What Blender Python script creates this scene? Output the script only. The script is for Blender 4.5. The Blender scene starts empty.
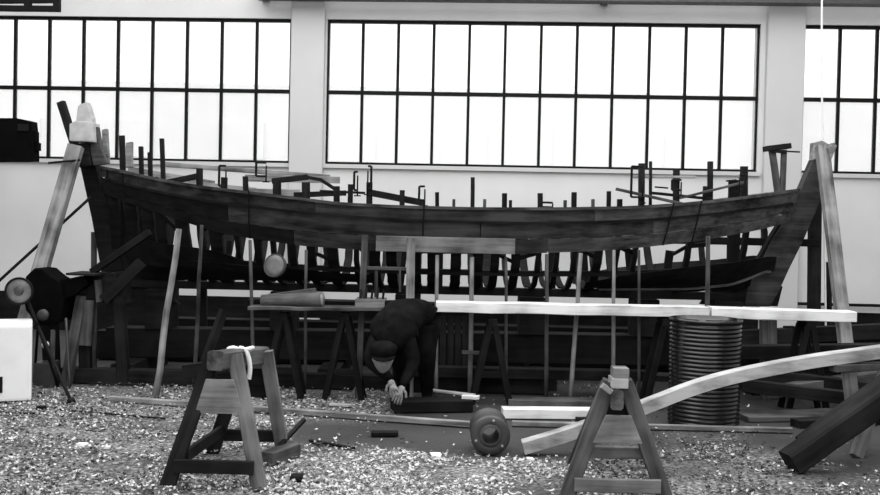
import bpy, bmesh, math, random
from mathutils import Vector, Matrix, noise
random.seed(7)
C = bpy.context.scene.collection
PI = math.pi
# ------------------------------------------------------------------ camera
F = 1000.0; H = 1.5; PITCH = math.atan(22.5/1000); ROLL = math.radians(1.25)
def ray(px, py):
    u, v = (px-440)/F, (247.5-py)/F
    a = u*math.cos(ROLL) - v*math.sin(ROLL)
    b = u*math.sin(ROLL) + v*math.cos(ROLL)
    return Vector((a, math.cos(PITCH)+b*math.sin(PITCH), b*math.cos(PITCH)-math.sin(PITCH)))
def P(px, py, Y):
    d = ray(px, py); return Vector((0, 0, H)) + d*(Y/d.y)
def G(px, py, z=0.0):
    d = ray(px, py); return Vector((0, 0, H)) + d*((z-H)/d.z)
cam = bpy.data.cameras.new('camera'); co = bpy.data.objects.new('camera', cam); C.objects.link(co)
cam.sensor_width = 36; cam.lens = 36*F/880; cam.clip_end = 300
R_ = Vector((math.cos(ROLL), math.sin(ROLL)*math.sin(PITCH), math.sin(ROLL)*math.cos(PITCH)))
U_ = Vector((-math.sin(ROLL), math.cos(ROLL)*math.sin(PITCH), math.cos(ROLL)*math.cos(PITCH)))
B_ = R_.cross(U_)
co.matrix_world = Matrix(((R_.x, U_.x, B_.x, 0), (R_.y, U_.y, B_.y, 0), (R_.z, U_.z, B_.z, H), (0, 0, 0, 1)))
bpy.context.scene.camera = co

# ------------------------------------------------------------------ materials
def nodes(name):
    m = bpy.data.materials.new(name); m.use_nodes = True
    nt = m.node_tree; return m, nt, nt.nodes['Principled BSDF']
def ramp(nt, stops):
    r = nt.nodes.new('ShaderNodeValToRGB'); e = r.color_ramp.elements
    while len(e) < len(stops): e.new(.5)
    for k, (p, v) in zip(e, stops): k.position = p; k.color = (v, v, v, 1)
    return r
def wood(name, lo, hi, rough=.75, stretch=(1.5, 22, 22), bump=.25, spec=.12):
    m, nt, b = nodes(name)
    tc = nt.nodes.new('ShaderNodeTexCoord'); mp = nt.nodes.new('ShaderNodeMapping')
    mp.inputs['Scale'].default_value = stretch
    oi = nt.nodes.new('ShaderNodeObjectInfo'); ad = nt.nodes.new('ShaderNodeVectorMath'); ad.operation = 'ADD'
    sc = nt.nodes.new('ShaderNodeMath'); sc.operation = 'MULTIPLY'; sc.inputs[1].default_value = 30
    L = nt.links.new
    L(oi.outputs['Random'], sc.inputs[0]); L(tc.outputs['Object'], mp.inputs['Vector'])
    L(mp.outputs['Vector'], ad.inputs[0]); L(sc.outputs[0], ad.inputs[1])
    n1 = nt.nodes.new('ShaderNodeTexNoise'); n1.inputs['Scale'].default_value = 1; n1.inputs['Detail'].default_value = 6
    n1.inputs['Roughness'].default_value = .62; L(ad.outputs[0], n1.inputs['Vector'])
    n2 = nt.nodes.new('ShaderNodeTexNoise'); n2.inputs['Scale'].default_value = 3.2; n2.inputs['Detail'].default_value = 3
    L(tc.outputs['Object'], n2.inputs['Vector'])
    mx = nt.nodes.new('ShaderNodeMath'); mx.operation = 'MULTIPLY_ADD'; mx.inputs[1].default_value = .55
    L(n2.outputs['Fac'], mx.inputs[0])
    m2 = nt.nodes.new('ShaderNodeMath'); m2.operation = 'MULTIPLY'; m2.inputs[1].default_value = .5
    L(n1.outputs['Fac'], m2.inputs[0]); L(m2.outputs[0], mx.inputs[2])
    r = ramp(nt, [(.40, lo*.7), (.52, (lo+hi)/2), (.63, hi*1.1)]); L(mx.outputs[0], r.inputs['Fac'])
    L(r.outputs['Color'], b.inputs['Base Color']); b.inputs['Roughness'].default_value = rough; b.inputs['Specular IOR Level'].default_value = spec
    bp = nt.nodes.new('ShaderNodeBump'); bp.inputs['Strength'].default_value = bump; bp.inputs['Distance'].default_value = .006
    L(n1.outputs['Fac'], bp.inputs['Height']); L(bp.outputs['Normal'], b.inputs['Normal'])
    return m
def plain(name, v, rough=.6, metal=0, var=.25, scale=9, bump=.1, spec=.2):
    m, nt, b = nodes(name)
    tc = nt.nodes.new('ShaderNodeTexCoord'); n = nt.nodes.new('ShaderNodeTexNoise')
    n.inputs['Scale'].default_value = scale; n.inputs['Detail'].default_value = 6
    nt.links.new(tc.outputs['Object'], n.inputs['Vector'])
    r = ramp(nt, [(.3, v*(1-var)), (.7, min(1, v*(1+var)))])
    nt.links.new(n.outputs['Fac'], r.inputs['Fac']); nt.links.new(r.outputs['Color'], b.inputs['Base Color'])
    b.inputs['Roughness'].default_value = rough; b.inputs['Metallic'].default_value = metal; b.inputs['Specular IOR Level'].default_value = spec
    bp = nt.nodes.new('ShaderNodeBump'); bp.inputs['Strength'].default_value = bump; bp.inputs['Distance'].default_value = .01
    nt.links.new(n.outputs['Fac'], bp.inputs['Height']); nt.links.new(bp.outputs['Normal'], b.inputs['Normal'])
    return m
M = {
 'tar': wood('tarred hull timber', .002, .008, .8),
 'hull': wood('oiled hull plank', .008, .042, .75),
 'hull2': wood('worn hull plank', .016, .075, .75),
 'dark': wood('dark weathered timber', .003, .014, .85),
 'mid': wood('grey weathered timber', .022, .085, .85),
 'midg': wood('drab grey timber', .055, .15, .85),
 'soot': plain('sooty black paint', .003, .9, 0, spec=.02),
 'grey': wood('pale grey timber', .08, .24, .85),
 'pale': wood('fresh sawn timber', .22, .38, .8),
 'white': wood('bright new plank', .46, .66, .7, bump=.1),
 'black': plain('blackened iron', .004, .6, 0, spec=.12),
 'blackgloss': plain('black glossy enamel', .004, .2, 0, .1, spec=.5),
 'iron': plain('grey iron', .03, .5, 0, spec=.5),
 'steel': plain('dull steel', .2, .45, .3),
 'whitepaint': plain('off white enamel', .70, .5, 0, .06, 5),
 'cloth': plain('black work cloth', .005, .95, 0, .5, 14, .5, spec=.05),
 'skin': plain('skin', .20, .6, 0, .1),
 'farwall': plain('whitewashed outside wall', .80, .9, 0, .03, 1),
 'sheet': plain('dull canvas sheet', .36, .85, 0, .25, 8),
 'paper': plain('white sheet', .68, .8, 0, .08),
 'disc': plain('grey dusty glass', .13, .4, 0, .5, 6),
 'shav': plain('wood shaving', .46, .85, 0, .35, 12),
 'shavd': plain('grey wood shaving', .17, .9, 0, .4, 12),
 'shavk': plain('dark bark chip', .04, .9, 0, .4, 12),
 'pilaster': plain('pilaster plaster', .46, .9, 0, .03, 2),
}
# wall plaster
def mk_wall():
    m, nt, b = nodes('wall plaster')
    tc = nt.nodes.new('ShaderNodeTexCoord'); n = nt.nodes.new('ShaderNodeTexNoise'); n.inputs['Scale'].default_value = 1.3; n.inputs['Detail'].default_value = 8
    nt.links.new(tc.outputs['Object'], n.inputs['Vector'])
    r = ramp(nt, [(.3, .50), (.7, .57)]); nt.links.new(n.outputs['Fac'], r.inputs['Fac'])
    nt.links.new(r.outputs['Color'], b.inputs['Base Color']); b.inputs['Roughness'].default_value = .9
    return m
M['wall'] = mk_wall()
def mk_floor():
    m, nt, b = nodes('dusty shop floor')
    L = nt.links.new
    tc = nt.nodes.new('ShaderNodeTexCoord')
    n = nt.nodes.new('ShaderNodeTexNoise'); n.inputs['Scale'].default_value = 1.1; n.inputs['Detail'].default_value = 7
    f = nt.nodes.new('ShaderNodeTexNoise'); f.inputs['Scale'].default_value = 38; f.inputs['Detail'].default_value = 5
    L(tc.outputs['Object'], n.inputs['Vector']); L(tc.outputs['Object'], f.inputs['Vector'])
    r1 = ramp(nt, [(.3, .009), (.7, .03)]); L(n.outputs['Fac'], r1.inputs['Fac'])
    r2 = ramp(nt, [(.38, .04), (.5, .14), (.66, .36)]); L(f.outputs['Fac'], r2.inputs['Fac'])
    # where saw dust has gathered: attribute painted on the floor mesh by place
    at = nt.nodes.new('ShaderNodeAttribute'); at.attribute_name = 'dust'
    mx = nt.nodes.new('ShaderNodeMix'); mx.data_type = 'RGBA'
    L(at.outputs['Fac'], mx.inputs[0]); L(r1.outputs['Color'], mx.inputs[6]); L(r2.outputs['Color'], mx.inputs[7])
    L(mx.outputs[2], b.inputs['Base Color']); b.inputs['Roughness'].default_value = .85
    bp = nt.nodes.new('ShaderNodeBump'); bp.inputs['Strength'].default_value = .6; bp.inputs['Distance'].default_value = .02
    L(f.outputs['Fac'], bp.inputs['Height']); L(bp.outputs['Normal'], b.inputs['Normal'])
    return m
M['floor'] = mk_floor()
def mk_glass():
    m = bpy.data.materials.new('dusty window glass'); m.use_nodes = True; nt = m.node_tree
    nt.nodes.remove(nt.nodes['Principled BSDF']); out = nt.nodes['Material Output']; L = nt.links.new
    tr = nt.nodes.new('ShaderNodeBsdfTransparent'); tr.inputs['Color'].default_value = (.96, .96, .96, 1)
    gl = nt.nodes.new('ShaderNodeBsdfGlossy'); gl.inputs['Roughness'].default_value = .15
    tl = nt.nodes.new('ShaderNodeBsdfTranslucent'); tl.inputs['Color'].default_value = (.9, .9, .9, 1)
    a = nt.nodes.new('ShaderNodeMixShader'); a.inputs[0].default_value = .12; L(tr.outputs[0], a.inputs[1]); L(tl.outputs[0], a.inputs[2])
    c = nt.nodes.new('ShaderNodeMixShader'); c.inputs[0].default_value = .03; L(a.outputs[0], c.inputs[1]); L(gl.outputs[0], c.inputs[2])
    L(c.outputs[0], out.inputs['Surface']); return m
M['glass'] = mk_glass()

# ------------------------------------------------------------------ object helpers
def tag(o, label=None, cat=None, group=None, kind=None):
    if label: o['label'] = label
    if cat: o['category'] = cat
    if group: o['group'] = group
    if kind: o['kind'] = kind
    return o
def link(name, me, mat, parent=None, mw=None, smooth=False):
    o = bpy.data.objects.new(name, me); C.objects.link(o)
    mats = mat if isinstance(mat, (list, tuple)) else [mat]
    for m in mats: me.materials.append(M[m])
    if smooth:
        for p in me.polygons: p.use_smooth = True
    mw = mw or Matrix.Identity(4)
    if parent is not None:
        o.parent = parent
        pl = WL[parent.name]
        mw = Matrix.Translation(-pl) @ mw
        WL[o.name] = pl + mw.translation
        o.matrix_local = mw
        ROT[o.name] = mw.to_3x3()
    else:
        o.matrix_world = mw; WL[o.name] = mw.translation.copy()
    return o
WL = {}; ROT = {}
def empty(name, loc, label, cat, group=None, kind=None):
    o = bpy.data.objects.new(name, None); C.objects.link(o); o.location = loc; o.empty_display_size = .1
    WL[o.name] = Vector(loc); tag(o, label, cat, group, kind); return o
def frame_mat(p0, p1, up=(0, 0, 1)):
    x = (p1-p0).normalized(); up = Vector(up)
    if abs(x.dot(up)) > .97: up = Vector((0, 1, 0))
    y = up.cross(x).normalized(); z = x.cross(y)
    m = Matrix(((x.x, y.x, z.x, p0.x), (x.y, y.y, z.y, p0.y), (x.z, y.z, z.z, p0.z), (0, 0, 0, 1)))
    return m
def board_mesh(L, w, t, w2=None, t2=None, seg=6, bow=0, rough=.002, bev=.004):
    bm = bmesh.new(); w2 = w if w2 is None else w2; t2 = t if t2 is None else t2
    rings = []
    sx = random.random()*50
    b = min(bev, w*.2, t*.2)
    for i in range(seg+1):
        s = i/seg; ww = (w+(w2-w)*s)/2; tt = (t+(t2-t)*s)/2
        dz = bow*4*s*(1-s); jy = noise.noise(Vector((sx+i*.7, 1, 0)))*rough; jz = noise.noise(Vector((sx+i*.7, 9, 0)))*rough
        r = []
        for (y, z) in ((-ww, -tt+b), (-ww+b, -tt), (ww-b, -tt), (ww, -tt+b), (ww, tt-b), (ww-b, tt), (-ww+b, tt), (-ww, tt-b)):
            r.append(bm.verts.new((s*L, y+jy, z+jz+dz)))
        rings.append(r)
    for i in range(seg):
        for k in range(8):
            bm.faces.new((rings[i][k], rings[i+1][k], rings[i+1][(k+1) % 8], rings[i][(k+1) % 8]))
    bm.faces.new(rings[0]); bm.faces.new(list(reversed(rings[-1])))
    bmesh.ops.recalc_face_normals(bm, faces=bm.faces[:])
    me = bpy.data.meshes.new('board'); bm.to_mesh(me); bm.free(); return me
def board(name, p0, p1, w, t, mat, parent=None, up=(0, 0, 1), **k):
    p0 = Vector(p0); p1 = Vector(p1)
    me = board_mesh((p1-p0).length, w, t, **k)
    return link(name, me, mat, parent, frame_mat(p0, p1, up))
def pole_mesh(L, r, r2=None, n=10, seg=6, bend=0, wob=.15):
    bm = bmesh.new(); r2 = r if r2 is None else r2; rings = []; sx = random.random()*50
    for i in range(seg+1):
        s = i/seg; rr = r+(r2-r)*s; ring = []
        dy = noise.noise(Vector((sx+i*.5, 3, 0)))*r*wob*3; dz = bend*4*s*(1-s)
        for k in range(n):
            a = 2*PI*k/n; q = rr*(1+noise.noise(Vector((sx+i, k*.8, 2)))*wob)
            ring.append(bm.verts.new((s*L, math.cos(a)*q+dy, math.sin(a)*q+dz)))
        rings.append(ring)
    for i in range(seg):
        for k in range(n):
            bm.faces.new((rings[i][k], rings[i][(k+1) % n], rings[i+1][(k+1) % n], rings[i+1][k]))
    bm.faces.new(list(reversed(rings[0]))); bm.faces.new(rings[-1])
    bmesh.ops.recalc_face_normals(bm, faces=bm.faces[:])
    me = bpy.data.meshes.new('pole'); bm.to_mesh(me); bm.free(); return me
def pole(name, p0, p1, r, mat, parent=None, **k):
    p0 = Vector(p0); p1 = Vector(p1)
    return link(name, pole_mesh((p1-p0).length, r, **k), mat, parent, frame_mat(p0, p1), smooth=True)
def lathe(name, prof, mat, parent=None, mw=None, n=40, smooth=True):
    """prof: list of (r, z); axis local z"""
    bm = bmesh.new(); rings = []
    for r, z in prof:
        if r < 1e-5: rings.append([bm.verts.new((0, 0, z))])
        else: rings.append([bm.verts.new((r*math.cos(2*PI*k/n), r*math.sin(2*PI*k/n), z)) for k in range(n)])
    for a, b in zip(rings, rings[1:]):
        for k in range(n):
            k2 = (k+1) % n
            if len(a) == 1 and len(b) == 1: continue
            if len(a) == 1: bm.faces.new((a[0], b[k], b[k2]))
            elif len(b) == 1: bm.faces.new((a[k], a[k2], b[0]))
            else: bm.faces.new((a[k], a[k2], b[k2], b[k]))
    bmesh.ops.recalc_face_normals(bm, faces=bm.faces[:])
    me = bpy.data.meshes.new(name); bm.to_mesh(me); bm.free()
    return link(name, me, mat, parent, mw, smooth=smooth)
def prism(name, pts, y0, y1, mat, parent=None, bev=.0):
    """outline pts = world (x, z) pairs, extruded from depth y0 to y1; origin at the first point"""
    bm = bmesh.new(); o = Vector((pts[0][0], y0, pts[0][1]))
    a = [bm.verts.new((x-o.x, 0, z-o.z)) for x, z in pts]; b = [bm.verts.new((x-o.x, y1-y0, z-o.z)) for x, z in pts]
    n = len(pts); bm.faces.new(a); bm.faces.new(list(reversed(b)))
    for k in range(n): bm.faces.new((a[k], b[k], b[(k+1) % n], a[(k+1) % n]))
    bmesh.ops.recalc_face_normals(bm, faces=bm.faces[:])
    if bev: bmesh.ops.bevel(bm, geom=bm.edges[:], offset=bev, segments=2, affect='EDGES', profile=.7)
    me = bpy.data.meshes.new(name); bm.to_mesh(me); bm.free()
    return link(name, me, mat, parent, Matrix.Translation(o))
def ppx(pxs, Y): return [(P(x, y, Y).x, P(x, y, Y).z) for x, y in pxs]
def box(name, lo, hi, mat, parent=None, bev=.006):
    lo = Vector(lo); hi = Vector(hi); c = Vector(((lo.x+hi.x)/2, (lo.y+hi.y)/2, lo.z)); d = (hi-lo)
    bm = bmesh.new(); bmesh.ops.create_cube(bm, size=1)
    for v in bm.verts: v.co = Vector((v.co.x*d.x, v.co.y*d.y, (v.co.z+.5)*d.z))
    if bev: bmesh.ops.bevel(bm, geom=bm.edges[:], offset=bev, segments=2, affect='EDGES', profile=.7)
    me = bpy.data.meshes.new(name); bm.to_mesh(me); bm.free()
    return link(name, me, mat, parent, Matrix.Translation(c))

# ------------------------------------------------------------------ room
YAW = math.radians(2.9); WO = Vector((0, 13.0, 0)); WD = Vector((math.cos(YAW), -math.sin(YAW), 0)); WN = Vector((-math.sin(YAW), -math.cos(YAW), 0))
WM = Matrix(((WD.x, -WN.x, 0, WO.x), (WD.y, -WN.y, 0, WO.y), (0, 0, 1, 0), (0, 0, 0, 1)))   # wall frame: x along, y outwards, z up
def wpx(px, py):
    d = ray(px, py); o = Vector((0, 0, H)); t = (WO-o).dot(WN)/d.dot(WN); p = o+d*t
    return ((p-WO).dot(WD), p.z)
def boxes(name, lst, mat, parent=None, mw=None, bev=0):
    bm = bmesh.new()
    for (x0, x1, y0, y1, z0, z1) in lst:
        g = bmesh.ops.create_cube(bm, size=1)['verts']
        for v in g: v.co = Vector((x0+(v.co.x+.5)*(x1-x0), y0+(v.co.y+.5)*(y1-y0), z0+(v.co.z+.5)*(z1-z0)))
    if bev: bmesh.ops.bevel(bm, geom=bm.edges[:], offset=bev, segments=1, affect='EDGES')
    me = bpy.data.meshes.new(name); bm.to_mesh(me); bm.free()
    return link(name, me, mat, parent, mw)
sL = wpx(290, 90)[0]; s2a = wpx(326, 95)[0]; s2b = wpx(759, 100)[0]; s3a = wpx(803, 100)[0]
zt = (wpx(327, 22)[1]+wpx(760, 28)[1]+wpx(860, 28)[1])/3; zm = (wpx(327, 91)[1]+wpx(760, 100)[1])/2; zb = (wpx(340, 162)[1]+wpx(720, 168.5)[1])/2
zt += .042; zb -= .034; zm += .008
pw = (s2b-s2a)/12
XL, XR, ZC = -9.0, 9.0, 6.4
s3b = s3a+pw*12; s1b = sL; s1a = sL-pw*14
WINS = [(s1a, s1b, 14), (s2a, s2b, 12), (s3a, s3b, 12)]
xs = [XL-.6]+[v for w in WINS for v in w[:2]]+[XR+.6]
wall = [(XL-.6, XR+.6, 0, .3, 0, zb), (XL-.6, XR+.6, 0, .3, zt, ZC)]
for i in range(0, len(xs), 2): wall.append((xs[i], xs[i+1], 0, .3, zb, zt))
tag(boxes('wall_back', wall, 'wall', mw=WM), kind='structure')
# pilasters stand a little proud of the wall between the windows
for i, (a, b) in enumerate(((290, 326), (763, 803))):
    a_, b_ = wpx(a+1.5, 90)[0], wpx(b-1.5, 100)[0]
    tag(boxes('trim_%d' % (i+1), [(a_, b_, -.10, 0.01, 0, ZC)], 'pilaster', mw=WM, bev=.01), kind='structure')
tag(boxes('trim_3', [(XL-.5, XR+.5, -.02, .0, .0, .50), ], 'tar', mw=WM), kind='structure')      # dark painted dado
for i, (a, b, n) in enumerate(WINS):
    root = empty('window_%d' % (i+1), WO, 'wide steel window with tall panes in the end wall', 'window', kind='structure')
    del root['label']; del root['category']
    bars = []
    bw = .018
    for k in range(n+1):
        x = a+(b-a)*k/n; e = .024 if k in (0, n) else bw
        bars.append((x-e, x+e, .05, .10, zb, zt))
    for z, e in ((zb+.012, .022), (zm, .024), (zt-.012, .024)): bars.append((a, b, .045, .105, z-e, z+e))
    boxes('window_frame', bars, 'black', root, WM)
    boxes('glass_pane', [(a, b, .072, .078, zb, zt)], 'glass', root, WM)
    boxes('window_sill', [(a-.03, b+.03, -.045, .05, zb-.05, zb)], 'pilaster', root, WM)

# floor: gentle unevenness, saw dust attribute by place
def dustiness(x, y):
    n = noise.fractal(Vector((x*1.1, y*1.6, 3.3)), .8, 2, 4)
    d = 0
    if x < -.3+.3*n: d = max(d, min(1, (9.4-y)*1.3))                         # around the left sawhorse
    d = max(d, min(1, max(0, (6.35+.25*n-y)*3)) if x < 3.5 else 0)            # near strip
    if 1.0 < x < 2.6: d = max(d, .7*min(1, max(0, 1.15-abs(x-1.75)*.9-abs(y-6.4)*1.0)+n*.5))
    if x > 1.6 and y < 5.9: d *= .55
    if -1.05 < x < 1.2: d *= max(0, min(1, 1-1.25*math.exp(-((y-7.1-.15*n)/.55)**2)))
    return max(0, min(1, d*(.78+.7*n)))
bm = bmesh.new()
nx, ny = 150, 130; gx0, gx1, gy0, gy1 = -9.2, 9.2, -4.0, 13.6
V = []
dl = []
for j in range(ny+1):
    y = gy0+(gy1-gy0)*j/ny
    for i in range(nx+1):
        x = gx0+(gx1-gx0)*i/nx
        d = dustiness(x, y)
        V.append(bm.verts.new((x, y, .012*noise.noise(Vector((x*2, y*2, 0)))*d - .004))); dl.append(d)
for j in range(ny):
    for i in range(nx):
        a = j*(nx+1)+i; bm.faces.new((V[a], V[a+1], V[a+nx+2], V[a+nx+1]))
me = bpy.data.meshes.new('floor'); bm.to_mesh(me); bm.free()
at = me.attributes.new('dust', 'FLOAT', 'POINT')
for i, d in enumerate(dl): at.data[i].value = d
fo = tag(link('floor', me, 'floor', smooth=True), kind='structure')
SK = (-7.5, 7.5, 1.5, 12.3)      # unseen ceiling opening, made up to light the scene from above
tag(boxes('ceiling', [(XL-.3, XR+.3, -3.3, SK[2], ZC, ZC+.2), (XL-.3, XR+.3, SK[3], 13.7, ZC, ZC+.2), (XL-.3, SK[0], SK[2], SK[3], ZC, ZC+.2), (SK[1], XR+.3, SK[2], SK[3], ZC, ZC+.2)], 'wall'), kind='structure')
tag(boxes('wall_left', [(XL-.3, XL, -3.3, 13.7, 0, ZC)], 'wall'), kind='structure')
tag(boxes('wall_right', [(XR, XR+.3, -3.3, 13.7, 0, ZC)], 'wall'), kind='structure')
tag(boxes('wall_front', [(XL, XR, -3.3, -3, 0, 2.0), (XL, XR, -3.3, -3, 5.6, ZC), (XL, -7, -3.3, -3, 2, 5.6), (7, XR, -3.3, -3, 2, 5.6)], 'wall'), kind='structure')  # the opening is added to seat the front fill lamp
# overhead crane rail along the end wall and the dark bracket above the first window
g = wpx(600, 6.5)
tag(boxes('crane_rail', [(wpx(262, 0)[0], XR-.05, -.34, -.22, g[1], g[1]+.22), (wpx(262, 0)[0], XR-.05, -.38, -.18, g[1]-.012, g[1]+.012), (wpx(600, 0)[0], wpx(600, 0)[0]+.1, -.3, 0, g[1]+.02, g[1]+.2), (wpx(262, 0)[0], wpx(262, 0)[0]+.1, -.3, 0, g[1]+.02, g[1]+.2)], 'iron', mw=WM),
    'dark steel rail running along the top of the end wall above the windows', 'rail')
hb = empty('overhead_bracket', P(20, 6, 9), 'black metal overhead bracket hanging above the first window bay', 'bracket')
board('rail', P(-30, 8, 9), P(60, 9, 9), .05, .05, 'black', hb)
for x in (28, 57): board('hanger', P(x, 11, 9), P(x, -30, 9), .06, .05, 'black', hb)
board('hanger', P(20, -30, 9)+Vector((0, 0, 1.35)), P(20, 0, 9), .05, .05, 'black', hb)
board('rail', P(-20, 1, 9), P(60, 0, 9), .05, .05, 'black', hb)
# pipe along the wall near the stem post
a = wpx(780, 297); bq = wpx(884, 298)
tag(pole('pipe', WO+WD*(a[0]-.4)-WN*-.06+Vector((0, 0, .60)), WO+WD*(XR-.1)-WN*-.06+Vector((0, 0, .60)), .02, 'black', wob=0), 'dark pipe running low along the end wall above the dado', 'pipe')
# pale blocks outside beyond the glass
bo = boxes('building', [(-36, 40, 0, 8, 0, 6.6)]+[(-24+4*k, -22.4+4*k, -.15, 0, 3.9, 5.2) for k in range(13)], 'farwall', mw=Matrix.Translation((0, 36, -.2)))
tag(bo, 'pale building outside, faint through the dusty window glass', 'building')
gr = boxes('ground', [(-60, 60, 13.8, 90, -.4, -.2)], 'pilaster'); tag(gr, kind='structure')

# ------------------------------------------------------------------ the boat
YC = 9.75; BMAX = .95
XA, XB = -3.30, 3.45
def lerp_tab(tab, x):
    if x <= tab[0][0]: return tab[0][1]
    for (a, va), (b, vb) in zip(tab, tab[1:]):
        if x <= b: return va+(vb-va)*(x-a)/(b-a)
    return tab[-1][1]
def hb_(x):      # half breadth at the sheer
    s = (x-(XA+XB)/2)/((XB-XA)/2); s = max(-1, min(1, s))
    return .04+BMAX*max(0, 1-abs(s)**(2.3 if s > 0 else 2.6))**.75
def tab_px(pts):     # pixel polyline on the near side -> (X, z)
    out = []
    for px, py in pts:
        Y = YC-.6
        for _ in range(8): Y = YC-hb_(P(px, py, Y).x)
        p = P(px, py, Y); out.append((p.x, p.z))
    return out
SHEER = tab_px([(84, 164), (120, 171), (160, 180), (200, 187), (250, 193), (300, 199), (340, 204), (400, 207), (480, 209), (560, 209), (620, 208), (660, 206), (700, 203), (750, 197), (806, 189)])
S1 = tab_px([(88, 172), (120, 183), (160, 192), (220, 203), (300, 212), (360, 217), (430, 221), (520, 223), (600, 222), (660, 219), (720, 213), (760, 208), (806, 201)])
S2 = tab_px([(92, 182), (120, 194), (160, 205), (220, 220), (300, 231), (360, 235), (430, 238), (520, 239), (600, 237), (660, 233), (720, 225), (760, 219), (806, 209)])
S3 = tab_px([(98, 190), (120, 200), (160, 214), (220, 234), (300, 246), (360, 250), (430, 254), (520, 254), (600, 251), (640, 248), (700, 241), (760, 230), (800, 219)])
ZK = .83
def zk(x): # bottom of the frames
    z = ZK+.07
    if x > 2.9: z += (x-2.9)**1.2*.75
    if x < -2.85: z += (-2.85-x)**1.1*.75
    return z
def sheer(x): return lerp_tab(SHEER, x)
def sect(x, s, side=-1, off=0.0):
    """point of the section at X, s 0 keel .. 1 sheer"""
    m = max(0, 1-abs((x-.1)/3.5)**2.2)
    ya = math.sin(PI/2*s)**.8*m+(s**1.1)*(1-m)
    g = 2.0*m+1.0*(1-m)
    b = hb_(x); z0 = zk(x)
    return Vector((x, YC+side*(b*ya+off), z0+(sheer(x)-z0)*s**g))
def s_of_z(x, z):
    lo, hi = 0, 1.2
    for _ in range(30):
        md = (lo+hi)/2
        if sect(x, md).z < z: lo = md
        else: hi = md
    return (lo+hi)/2
boat = empty('boat', (0, YC, 0), 'large dark wooden boat hull under construction, upper planks on, bare ribs below', 'boat')
def sweep(name, rows, mat, parent, closed_ring=True, smooth=False):
    """rows: list of rings of world points; joined into a tube"""
    bm = bmesh.new(); o = rows[0][0].copy()
    R = [[bm.verts.new(p-o) for p in r] for r in rows]; n = len(R[0])
    for a, b in zip(R, R[1:]):
        for k in range(n): bm.faces.new((a[k], a[(k+1) % n], b[(k+1) % n], b[k]))
    bm.faces.new(R[0]); bm.faces.new(R[-1])
    bmesh.ops.recalc_face_normals(bm, faces=bm.faces[:])
    me = bpy.data.meshes.new(name); bm.to_mesh(me); bm.free()
    return link(name, me, mat, parent, Matrix.Translation(o), smooth=smooth)
def strake(top, bot, x0, x1, mat, side=-1, th=.03, n=40, lap=0.0, name='hull_plank'):
    rows = []
    for i in range(n+1):
        x = x0+(x1-x0)*i/n
        st, sb = s_of_z(x, top(x)), s_of_z(x, bot(x))
        k = []
        for s, q in ((st, 0), ((st+sb)/2, lap/2), (sb, lap)):
            k.append((s, q))
        ring = [sect(x, s, side, .03+th+q) for s, q in k]+[sect(x, s, side, .03+q) for s, q in reversed(k)]
        rows.append(ring)
    return sweep(name, rows, mat, boat)
f0 = lambda x: sheer(x)+.0
f1 = lambda x: lerp_tab(S1, x)
f2 = lambda x: lerp_tab(S2, x)
f3 = lambda x: lerp_tab(S3, x)
gap = .006
B0 = tab_px([(560, 290), (600, 283), (640, 275), (700, 267), (740, 263), (772, 257)])
B1 = tab_px([(560, 295), (600, 292), (700, 291), (740, 286), (772, 272)])
A0 = tab_px([(105, 225), (125, 236), (160, 244), (190, 248), (215, 252), (240, 262), (300, 271), (340, 275), (400, 277)])
A1 = tab_px([(105, 270), (130, 285), (175, 283), (320, 284), (400, 287)])
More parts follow.
